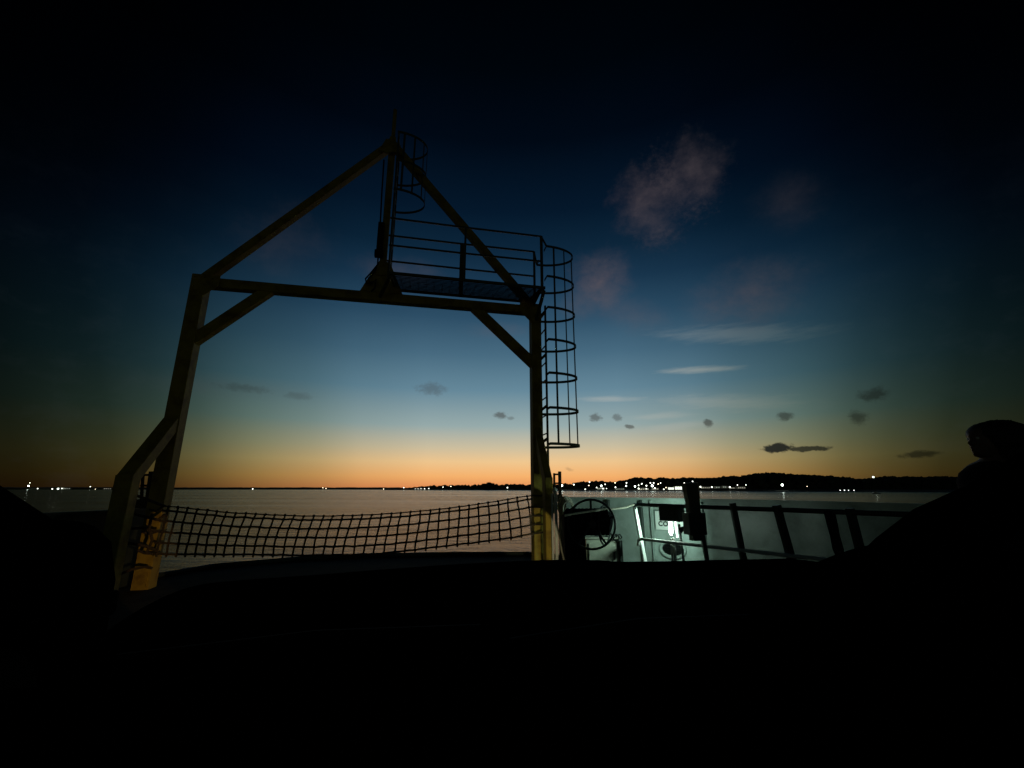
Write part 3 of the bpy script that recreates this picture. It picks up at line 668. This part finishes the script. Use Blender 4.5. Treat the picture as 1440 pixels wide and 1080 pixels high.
# ------------------------------------------------------------------ people-carriers and the car in front
def van(name, label, side_x, front_y, width, outer, dz, nose=None):
    """profile runs fore-aft; side_x is the flank nearest the camera"""
    t_ = thing(name, (side_x+outer*width/2, front_y-2.2, 0), label, 'van', 'dark vans parked either side on the deck')
    prof = [(0,.30),(.02,.55),(0,.72),(-.03,.80),(-.25,.89),(-.44,.945),(-.50,1.0),(-.72,1.16),(-.99,1.28),(-1.3,1.40),(-1.75,1.52),(-2.5,1.56),(-3.6,1.52),(-4.3,1.36),(-4.5,1.0),(-4.55,.5),(-4.5,.3)]
    if nose: prof = nose + [p_ for p_ in prof if p_[0] < nose[-1][0]-.15]
    prof = [(y_, z_+dz*min(1,max(0,(z_-.3)/.5))) for y_, z_ in prof]
    n = 10; vs = []; m = len(prof)
    for i in range(n+1):
        u = i/n; s_ = math.sin(math.pi*u)**.35 if 0 < u < 1 else 0
        for (y, z) in prof:
            tuck = .16*max(0, z-.9)/.65
            xx = tuck + (width-2*tuck)*u
            yy = y*1.0 - (1-s_)*.12*(1 if y > -1 else (-1 if y < -3.8 else 0))
            vs.append((side_x+outer*xx, front_y+yy, z - (1-s_)*.03))
    fs = [(i*m+j,i*m+(j+1)%m,(i+1)*m+(j+1)%m,(i+1)*m+j) for i in range(n) for j in range(m)] + [tuple(range(m)), tuple(n*m+j for j in range(m-1,-1,-1))]
    k_ = MB(); k_.add(vs, fs); body = k_.build('body', CARP, t_)
    for yy in (-.75,-3.6):
        for xx in (.09, width-.09):
            k_ = MB(); c = Vector((side_x+outer*xx, front_y+yy, .33)); k_.cyl(c-Vector((.105,0,0)), c+Vector((.105,0,0)), .33, 28); w_ = k_.build('wheel', BLK, t_)
            k_ = MB(); k_.cyl(c-Vector((.112,0,0)), c+Vector((.112,0,0)), .2, 20); k_.build('rim', GRT, w_)
    # side window
    for s_, xx in ((0,.0),(1,width)):
        k_ = MB(); f_ = -1 if s_ == 0 else 1
        q = [(-1.25,1.02),(-1.5,1.36),(-3.4,1.42),(-3.7,1.02)]
        pts = []
        for (y, z) in q:
            tuck = .16*max(0,z-.9)/.65; x_ = (tuck-.006) if s_ == 0 else width-tuck+.006
            pts.append(Vector((side_x+outer*x_, front_y+y, z-.03+dz)))
        k_.prism(pts, (outer*(-.006 if s_==0 else .006),0,0)); k_.build('side_window', CARG, t_)
    k_ = MB(); k_.prism([Vector((side_x+outer*(.25+ (width-.5)*a), front_y-y, z+.008+dz)) for a, y, z in (((0,.40,1.135),(1,.40,1.135),(.94,.62,1.295),(.06,.62,1.295)) if nose else ((0,.56,1.045),(1,.56,1.045),(.94,1.26,1.385),(.06,1.26,1.385)))], (0,.004,.012)); k_.build('windshield', CARG, t_)
    for a in (.12,.88):
        k_ = MB(); k_.box((side_x+outer*width*a, front_y-.03, .66), .26, .09, .13, 0, .03); k_.build('headlight', CARG, t_)
    k_ = MB(); k_.box((side_x+outer*width*.5, front_y-.0, .42), width*.7, .06, .12, 0, .02); k_.build('bumper', BLK, t_)
    k_ = MB(); k_.ball((side_x+outer*.02, front_y-1.0, 1.03), .1, 10, 8, (.7,.6,1)); k_.build('wing_mirror', CARP, t_)
    return t_
van('parked_van', 'dark van at the right edge of the photo, behind the standing person', 1.93, 3.06, 1.75, 1, .05)
van('parked_van', 'dark van at the left edge of the photo, near the port gantry leg', -2.15, 2.62, 1.75, -1, .03, [(0,.30),(.01,.55),(0,.80),(-.04,1.0),(-.13,1.085),(-.31,1.11),(-.62,1.33),(-.95,1.46)])

# the car the picture is taken over: bonnet, wings, dashboard
car = thing('car', (-.05,1.0,0), 'black car whose long bonnet fills the bottom of the photo', 'car')
cdir = Vector((-.12,.993,0)).normalized(); cr_ = Vector((cdir.y,-cdir.x,0)); O = Vector((.02,1.32,0))
HE = [(160,842),(205,836),(300,827),(430,818),(500,812),(620,803),(720,797.5),(780,795),(870,795),(900,798),(1000,796.5),(1040,795),(1160,793)]
n, m = 40, 16; vs = []
for i in range(n+1):
    px = 250+ (1165-250)*i/n; e = curve(HE, px); c_ = atY(px, e, 1.30)
    lat = 2*i/n-1
    for j in range(m+1):
        v = -1+2.4*j/m                         # -1 cowl .. 0 crest .. 1.4 nose
        p_ = c_ + cdir*(v*.5)
        p_.z = c_.z - (.10*v*v if v > 0 else .14*v*v) - .10*(max(0,v-.9)**2)*3 - .03*abs(lat)**6*0
        vs.append(p_)
fs = [(i*(m+1)+j,(i+1)*(m+1)+j,(i+1)*(m+1)+j+1,i*(m+1)+j+1) for i in range(n) for j in range(m)]
k = MB(); k.add(vs, fs)
# underside so the bonnet has thickness
lowv = [Vector(v)-Vector((0,0,.03)) for v in vs]; k.add(lowv, [tuple(reversed(f)) for f in fs])
k.build('bonnet', CARP, car, smooth=True)
for sgn, i in ((-1,0),(1,n)):
    k = MB(); top = [Vector(vs[i*(m+1)+j]) for j in range(m+1)]
    out = cr_*sgn*.10; ring_ = [t_+cr_*sgn*.004 for t_ in top]; mid_ = [t_+out-Vector((0,0,.12)) for t_ in top]; bot = [Vector((t_.x,t_.y,.32))+out for t_ in top]
    k.add(ring_+mid_+bot, [(j,j+1,m+1+j+1,m+1+j) for j in range(m)]+[(m+1+j,m+2+j,2*m+3+j,2*m+2+j) for j in range(m)]); k.build('wing', CARP, car)
    k = MB(); wc = Vector(vs[i*(m+1)+9])+out; wc.z = .33; k.cyl(wc-cr_*.11, wc+cr_*.11, .33, 28); w_ = k.build('wheel', BLK, car)
    k = MB(); k.cyl(wc-cr_*.115, wc+cr_*.115, .2, 20); k.build('rim', GRT, w_)
nose = [Vector(vs[i*(m+1)+m]) for i in range(n+1)]
k = MB(); k.add([p_+cdir*.003 for p_ in nose]+[Vector((p_.x,p_.y,.30))+cdir*.10 for p_ in nose], [(i,i+1,n+2+i,n+1+i) for i in range(n)]); k.build('bumper', CARP, car)
HL = []
HLE = mat('headlight_lens', (.9,.85,.7), .2, emit=(1,.85,.55), es=1)
for i in (5, n-5):
    p_ = nose[i]+cdir*.07; p_.z = .60; k = MB(); k.beam(p_-cr_*.13, p_+cr_*.13, .08, .11, bev=.02); k.build('headlight', HLE, car); HL.append(p_+cdir*.08)
dm = mat('dashboard_plastic', (.002,.002,.002), .95, spec=.0, bump=.3, vscale=20)
k = MB(); vs2 = []
for i in range(25):
    a_ = i/24*2-1
    for j, (y, z) in enumerate(((.80,-.27),(.72,-.285),(.60,-.29),(.48,-.31),(.40,-.36),(.38,-.48),(.40,-.75))):
        hump = .03*math.exp(-((a_+.42)/.22)**2)*(1 if 1 < j < 5 else 0)
        vs2.append(Vector((.02,0,0))+cr_*(a_*.72)+cdir*(y-.06*abs(a_)**2)+Vector((0,0,EYE+z+hump)))
k.add(vs2, [(i*7+j,(i+1)*7+j,(i+1)*7+j+1,i*7+j+1) for i in range(24) for j in range(6)]); k.build('dashboard', dm, car, smooth=True)
for a_, b_ in (((-.55,.86),(.05,.93)),((.1,.86),(.62,.93))):
    k = MB(); p0 = cr_*a_[0]+cdir*a_[1]; p1 = cr_*b_[0]+cdir*b_[1]; k.tube([p0+Vector((0,0,EYE-.27)), p0.lerp(p1,.5)+Vector((0,0,EYE-.255)), p1+Vector((0,0,EYE-.265))], .006, 6); k.build('wiper', BLK, car)
# headlight beams (dipped, sharp upper edge)
def beam_light(pos, tgt, en, colr, size, z_cut, wide=.2):
    ld = bpy.data.lights.new('headlight_beam', 'SPOT'); ld.energy = en; ld.color = colr; ld.spot_size = R(size); ld.spot_blend = .06; ld.shadow_soft_size = .02
    o = bpy.data.objects.new('headlight_beam', ld); COL.objects.link(o)
    d = Vector((tgt.x-pos.x, tgt.y-pos.y, 0)); dist = d.length; el = math.atan2(z_cut-pos.z, dist) - R(size/2)
    v = Vector((d.x/dist*math.cos(el), d.y/dist*math.cos(el), math.sin(el))); o.rotation_euler = v.to_track_quat('-Z','Y').to_euler()
    o.scale = (wide,1,1); o.parent = car; o.location = pos-Vector(car.location)
beam_light(HL[0], FL, 130, (1,.62,.22), 30, 1.02)
beam_light(HL[1], FR, 130, (1,.88,.5), 24, 1.03, .34)

# ------------------------------------------------------------------ person standing at the right
pc = Vector((3.70,3.32,0))
person = thing('person', pc, 'person with full dark hair and dark coat standing at the right, looking left', 'person')
def skin(name, verts, edges, m, parent, sub=2, root=0):
    me = bpy.data.meshes.new(name); me.from_pydata([tuple(v[:3]) for v in verts], edges, [])
    o = bpy.data.objects.new(name, me); COL.objects.link(o)
    md = o.modifiers.new('s', 'SKIN'); md.use_smooth_shade = True
    for i, v in enumerate(verts):
        sv = me.skin_vertices[0].data[i]; sv.radius = v[3] if isinstance(v[3], tuple) else (v[3], v[3]); sv.use_root = (i == root)
    sm = o.modifiers.new('u', 'SUBSURF'); sm.levels = sub; sm.render_levels = sub
    bpy.context.view_layer.update()
    me2 = bpy.data.meshes.new_from_object(o.evaluated_get(bpy.context.evaluated_depsgraph_get()))
    bpy.data.objects.remove(o); me2.materials.clear(); me2.materials.append(m)
    for p_ in me2.polygons: p_.use_smooth = True
    o2 = bpy.data.objects.new(name, me2); COL.objects.link(o2); o2.parent = parent; return o2
# local frame: forward = -x, person's left = -y (towards viewer at +y is right side)
V = [(0,0,.93,.15),(0,0,1.12,.135),(-.01,0,1.3,.16),(-.0,0,1.43,.13),(-.01,0,1.5,.058),(-.02,0,1.56,.062),
     (-.035,0,1.625,.085),(-.03,0,1.69,.095),(-.02,0,1.735,.05),
     (0,-.18,1.41,.07),(.02,-.25,1.15,.052),(-.17,-.2,1.02,.04),(-.27,-.13,1.03,.032),
     (0,.18,1.41,.07),(.02,.25,1.15,.052),(-.17,.2,1.02,.04),(-.27,.13,1.03,.032),
     (0,-.1,.86,.09),(-.01,-.1,.48,.062),(.02,-.1,.09,.045),(-.10,-.1,.05,.045),(-.17,-.1,.035,.03),
     (0,.1,.86,.09),(-.01,.1,.48,.062),(.02,.1,.09,.045),(-.10,.1,.05,.045),(-.17,.1,.035,.03)]
Ed = [(0,1),(1,2),(2,3),(3,4),(4,5),(5,6),(6,7),(7,8),(3,9),(9,10),(10,11),(11,12),(3,13),(13,14),(14,15),(15,16),(0,17),(17,18),(18,19),(19,20),(20,21),(0,22),(22,23),(23,24),(24,25),(25,26)]
for s_, w in ((-1,12),(1,16)):
    bx, by, bz = V[w][:3]
    for f_, (dy, ln) in enumerate(((-.030,.055),(-.010,.068),(.012,.062),(.032,.048))):
        i0 = len(V); V.append((bx-.05, by+dy, bz-.005, .0095)); V.append((bx-.05-ln*.55, by+dy, bz-.015, .0085)); V.append((bx-.05-ln*.8, by+dy, bz-.04, .007))
        Ed += [(w,i0),(i0,i0+1),(i0+1,i0+2)]
    i0 = len(V); V.append((bx-.02, by-.035*s_, bz+.012, .011)); V.append((bx-.05, by-.05*s_, bz+.01, .009)); Ed += [(w,i0),(i0,i0+1)]
body = skin('body', V, Ed, SKIN, person)
# face: nose, brow, lips, chin as one continuous mask; eyes
k = MB(); hc = pc+Vector((-.035,0,1.64))
def fm(*a): k.ball(*a)
face_rows = [(1.735,.085),(1.705,.118),(1.675,.126),(1.655,.122),(1.640,.134),(1.622,.152),(1.608,.140),(1.598,.126),(1.588,.136),(1.576,.128),(1.566,.133),(1.552,.122),(1.535,.124),(1.522,.108),(1.512,.07)]
vs = []; sg_ = 13
for z, d in face_rows:
    for j in range(sg_):
        th = R(-90+180*j/(sg_-1)); c = math.cos(th); wdt = .078 if z > 1.6 else .078-(1.6-z)*.35
        prom = (d-.112)*math.exp(-(th/.22)**2); base_ = min(d, .112)
        vs.append(pc+Vector((-.02-(base_*c**.8 if c > 0 else 0)-prom, wdt*math.sin(th)*1.0, z)))
k.add(vs, [(r_*sg_+j,r_*sg_+j+1,(r_+1)*sg_+j+1,(r_+1)*sg_+j) for r_ in range(len(face_rows)-1) for j in range(sg_-1)]+[tuple(range(sg_)), tuple((len(face_rows)-1)*sg_+j for j in range(sg_-1,-1,-1))])
k.build('face', SKIN, person, smooth=True)
for s_ in (-1,1):
    k = MB(); k.ball(pc+Vector((-.117,.032*s_,1.657)), .012, 10, 8); k.build('eye', mat('eye_white',(.6,.6,.6),.3), person, smooth=True)
    k = MB(); k.ball(pc+Vector((-.01,.083*s_,1.64)), .03, 8, 6, (.6,.3,1)); k.build('ear', SKIN, person, smooth=True)
# hair: many locks over a full volume
k = MB(); HC = pc+Vector((.10,0,1.66)); random.seed(11)
k.ball(pc+Vector((.0,0,1.69)), .115, 16, 10, (1.05,1,.8)); k.ball(HC, .15, 16, 12, (1.3,1.15,.95)); k.ball(pc+Vector((.14,0,1.52)), .14, 14, 10, (1.2,1.2,1.2))
for i in range(260):
    th = random.uniform(0, 2*math.pi); ph = random.uniform(.05, 1.25)
    s0_ = pc+Vector((-.0,0,1.68))+Vector((math.sin(ph)*math.cos(th)*.112, math.sin(ph)*math.sin(th)*.105, math.cos(ph)*.095))
    if s0_.x < pc.x-.06 and abs(s0_.y-pc.y) < .075 and s0_.z < 1.72: continue
    back = Vector((random.uniform(.06,.19), (s0_.y-pc.y)*.35, random.uniform(-.12,-.0)))
    e_ = s0_+back+Vector((0,0,-random.uniform(.05,.25))); mid_ = s0_+back*.6+Vector((0,0,.025))
    k.tube([s0_, mid_, e_], [.012,.02,.006], 5)
k.build('hair', HAIR, person, smooth=True)
def loft(rows_, m_, name, n=28):
    k_ = MB(); vs = []
    for (z, cx, rx, ry) in rows_:
        for j in range(n):
            th = 2*math.pi*j/n; w_ = 1+.03*math.sin(th*5+z*9)
            vs.append(pc+Vector((cx+rx*w_*math.cos(th), ry*w_*math.sin(th), z)))
    k_.add(vs, [(i*n+j,i*n+(j+1)%n,(i+1)*n+(j+1)%n,(i+1)*n+j) for i in range(len(rows_)-1) for j in range(n)]); return k_.build(name, m_, person, smooth=True)
loft([(1.50,.03,.075,.08),(1.475,.02,.11,.11),(1.45,.01,.15,.17),(1.40,-.01,.18,.23),(1.33,-.02,.195,.25),(1.2,-.01,.19,.24),(1.05,-.01,.19,.22),(.92,0,.19,.22),(.78,.01,.2,.24),(.7,.01,.2,.24)], CLOTH, 'coat')
for s_ in (-1,1):
    skin('sleeve', [(0,.17*s_,1.40,.09),(.02,.262*s_,1.15,.072),(-.16,.205*s_,1.025,.058),(-.23,.16*s_,1.03,.052)], [(0,1),(1,2),(2,3)], CLOTH, person, 2)
    skin('trouser_leg', [(0,.1*s_,.90,.115),(-.01,.1*s_,.48,.085),(.02,.1*s_,.12,.07)], [(0,1),(1,2)], CLOTH, person, 2)
    skin('shoe', [(.05,.1*s_,.05,.048),(-.06,.1*s_,.05,.052),(-.17,.1*s_,.04,.04)], [(0,1),(1,2)], BLK, person, 1)

# ------------------------------------------------------------------ the lit shore: houses, lamps, boat
LAMP = mat('street_lamp_glow', (1,1,.9), .5, emit=(.95,1,.86), es=4)
LAMPB = mat('bright_lamp_glow', (1,1,.9), .5, emit=(.85,1,.88), es=8)
LAMPW = mat('warm_lamp_glow', (1,.9,.7), .5, emit=(1,.82,.55), es=5)
HW = mat('house_wall', (.55,.52,.45), .8, vscale=.5); HRF = mat('house_roof', (.05,.045,.04), .9, vscale=.5)
LW1 = mat('lit_window', (1,.95,.8), .5, emit=(1,.96,.78), es=.42)
LW3 = mat('lit_window_bright', (1,.95,.8), .5, emit=(.92,1,.85), es=1.6)
LW2 = mat('lit_window_soft', (1,.95,.8), .5, emit=(.85,1,.85), es=.3)
def dist_at(px): 
    if px < 300: return 1290
    if px < 545: return 1290
    return max(lerp_ridge(px)[1] + 3, 380)
def place_words(px):
    if px < 110: return 'on the left horizon'
    if px < 240: return 'just left of the port gantry leg'
    if px < 500: return 'on the thin horizon shore above the net'
    if px < 745: return 'on the wooded point above the net'
    if px < 875: return 'on the shore above the rope reel'
    if px < 935: return 'in the harbour cluster above the sign'
    if px < 1060: return 'ashore right of the junction box post'
    return 'on the dark right shore'
lamps = [(790,683,4.2,2),(807,681.5,2.8,1),(829,678,2.4,1),(828,682.7,1.8,3),(823,688,2.2,1),(839,685.5,2,1),(845.5,683.3,3.8,2),(848,687,2.6,1),(851,681,2,1),(853,687,1.6,1),(865,679,2,3),(865.5,685.3,2.6,1),
         (881,679,2.6,1),(880.5,683.3,3,2),(893,684,3.4,2),(898,682.5,2.4,1),(902.5,680.4,2.6,1),(898,687.3,2.8,1),(909,683,2.8,1),(914.6,679.2,2.6,1),(919.2,679.2,2.6,1),(917.3,683.2,4.6,2),(925.6,680.7,2.2,3),(929,679.2,1.8,1),
         (909,687.5,2,1),(921,686.5,2.6,1),(933.5,688,2.2,1),(936.6,685.7,1.6,3),(962.2,679.6,2.6,1),(961.5,682,1.8,3),(974,677,2.2,1),(985,684.7,3,1),(1001,685,2.8,1),(1026.3,685,3.0,1),(1037,682,1.8,1),(1049,682,1.8,1),
         (1100,682,4.6,2),(1135,684,1.2,3),(1181.5,689.6,1.8,1),(1187.6,689.6,2.2,1),(1193.4,689.6,1.8,1),(1201,689.8,2.2,1),(1228,670.8,3,2),
         (539.6,687.6,1.4,3),(567.7,685.8,2,1),(584,687.4,1.2,1),(588,687.4,1.2,1),(592,687.3,1.4,1),(597,687.2,1.8,1),(603,687,1.8,1),(623,685,1.8,1),(634,684,1.6,3),(713.5,685.7,2.4,1),
         (355.4,687.6,2,1),(454,686,1.5,3),(458.5,687.0,1.5,3),(42,679,2,1),(40,683.3,4,2),(53,687,2.4,1),(73.5,687.6,2.8,1),(81.5,687.6,3.6,2),(87,686.8,2.2,1),(127,684.3,2.2,1),(134,688.3,1.4,3)]
seen = {}
for (px, py, dpx, kd) in lamps:
    Y = dist_at(px); top = atY(px, py, Y); r_ = dpx/2*(.66 if px > 300 else .5)*Y/617
    gz = WZ + (2.0 if py > 683 else max(2.0, (top.z-WZ)*.5))
    if top.z - r_ < gz: gz = WZ+.3
    if top.z - r_ < gz + .3: top.z = gz + r_ + .3
    w = {1:'small white', 2:'large brilliant white', 3:'faint warm'}[kd]
    key = (w, place_words(px)); seen[key] = seen.get(key, 0)+1
    t_ = thing('street_lamp', (top.x, top.y, gz), '', 'street lamp', 'lamps along the far shores')
    t_['_k'] = '%s|%s' % key; t_['_x'] = px
    k = MB(); k.cyl(Vector((top.x,top.y,gz)), Vector((top.x,top.y,top.z-r_*.8)), .12, 6); k.build('pole', DKP, t_)
    k = MB(); k.ball(top, r_, 10, 8, (1,1,1)); k.build('lamp_globe', {1:LAMP,2:LAMPB,3:LAMPW}[kd], t_, smooth=True)
ORD = ['leftmost','second from the left','third from the left','fourth from the left','fifth from the left','sixth from the left','seventh from the left','eighth from the left','ninth from the left','tenth from the left','eleventh from the left','twelfth from the left','thirteenth from the left']
grp = {}
for o in list(COL.objects):
    if '_k' in o: grp.setdefault(o['_k'], []).append(o)
for key, os_ in grp.items():
    w, pl_ = key.split('|'); os_.sort(key=lambda o: o['_x'])
    for i, o in enumerate(os_):
        o['label'] = '%s lamp %s' % (w, pl_) if len(os_) == 1 else '%s %s lamp %s' % (ORD[i], w, pl_)
        del o['_k']; del o['_x']
houses = [(905,692-4.5,14,4.5,.9,'long low lit quay building in the bright harbour cluster above the sign',1),(922,687,9,4,.9,'low lit shed right of the brightest lamp above the sign',1),
          (943.5,686.3,8,5,1,'small white floodlit house left of the round-topped one',2),(954,685.4,10,7,1,'largest white floodlit house just left of the dark box post',2),
          (872,687.3,12,3,.6,'long dim lit house above the rope reel',0),(992,685.2,13,4.2,.8,'pale lit house just right of the dark box post',1),(1011,684.6,10,5,.6,'dim terraced house second to the right of the box post',0),
          (1020,684.2,8,5,.6,'dim house third to the right of the box post',0),(1032,685.8,9,3.2,.8,'low pale house between two lamps right of the box post',1),(1043,685.2,11,5,.8,'pale waterside house farthest right in the lit row',1),
          (93,687.2,12,3,.5,'low lit building on the left horizon',0),(151,687.6,11,2.4,.7,'low lit building beside the port gantry leg on the horizon',1),(845,686.6,12,3,.5,'small lit house above the rope reel among lamps',0)]
for (px, py, w, h_, lit, lab, st) in houses:
    Y = dist_at(px)+6; c = atY(px, py, Y); sc = Y/617; W_ = w*sc; H_ = h_*sc; base = max(WZ+.8, c.z-H_/2)
    t_ = thing('house', (c.x,c.y,base), lab, 'house', 'houses along the far shores'); D_ = W_*.6
    k = MB(); k.box((c.x,c.y+D_/2,base+H_*.35), W_, D_, H_*.7, 0, .02); wl = k.build('wall', HW, t_)
    k = MB(); k.prism([Vector((c.x-W_*.53,c.y-.3,base+H_*.70)), Vector((c.x+W_*.53,c.y-.3,base+H_*.70)), Vector((c.x+W_*.42,c.y+D_/2-.3,base+H_)), Vector((c.x-W_*.42,c.y+D_/2-.3,base+H_))], (0,D_*.1,0))
    k.prism([Vector((c.x-W_*.53,c.y+D_+.3,base+H_*.70)), Vector((c.x+W_*.53,c.y+D_+.3,base+H_*.70)), Vector((c.x+W_*.42,c.y+D_/2+.3,base+H_)), Vector((c.x-W_*.42,c.y+D_/2+.3,base+H_))], (0,-D_*.1,0)); k.build('roof', HRF, t_)
    nw = max(2, int(w/2.6))
    for i in range(nw):
        if random.random() > .55+lit*.5: continue
        cx = c.x - W_/2 + W_*(i+.5)/nw; k = MB(); k.box((cx,c.y-.05,base+H_*.36), W_/nw*(random.uniform(.3,.6) if st < 2 else .8), .12, H_*(.28 if st < 2 else .55), 0, .01)
        k.build('window', (LW2,LW1,LW3)[st], t_)
bo = thing('boat', (atY(1232,693.5,260).x,260,WZ), 'tiny white boat on the water under the hilltop lamp at the right', 'boat')
o_ = Vector(bo.location); k = MB(); k.prism([o_+Vector(v) for v in ((-2.2,-.6,-.1),(2.2,-.6,-.1),(2.8,0,.0),(2.2,.6,-.1),(-2.2,.6,-.1))], (0,0,.7)); k.build('hull', WHT, bo)
k = MB(); k.box(o_+Vector((-.3,0,.9)), 1.6,.8,.6,0,.05); k.build('cabin', WHT, bo)
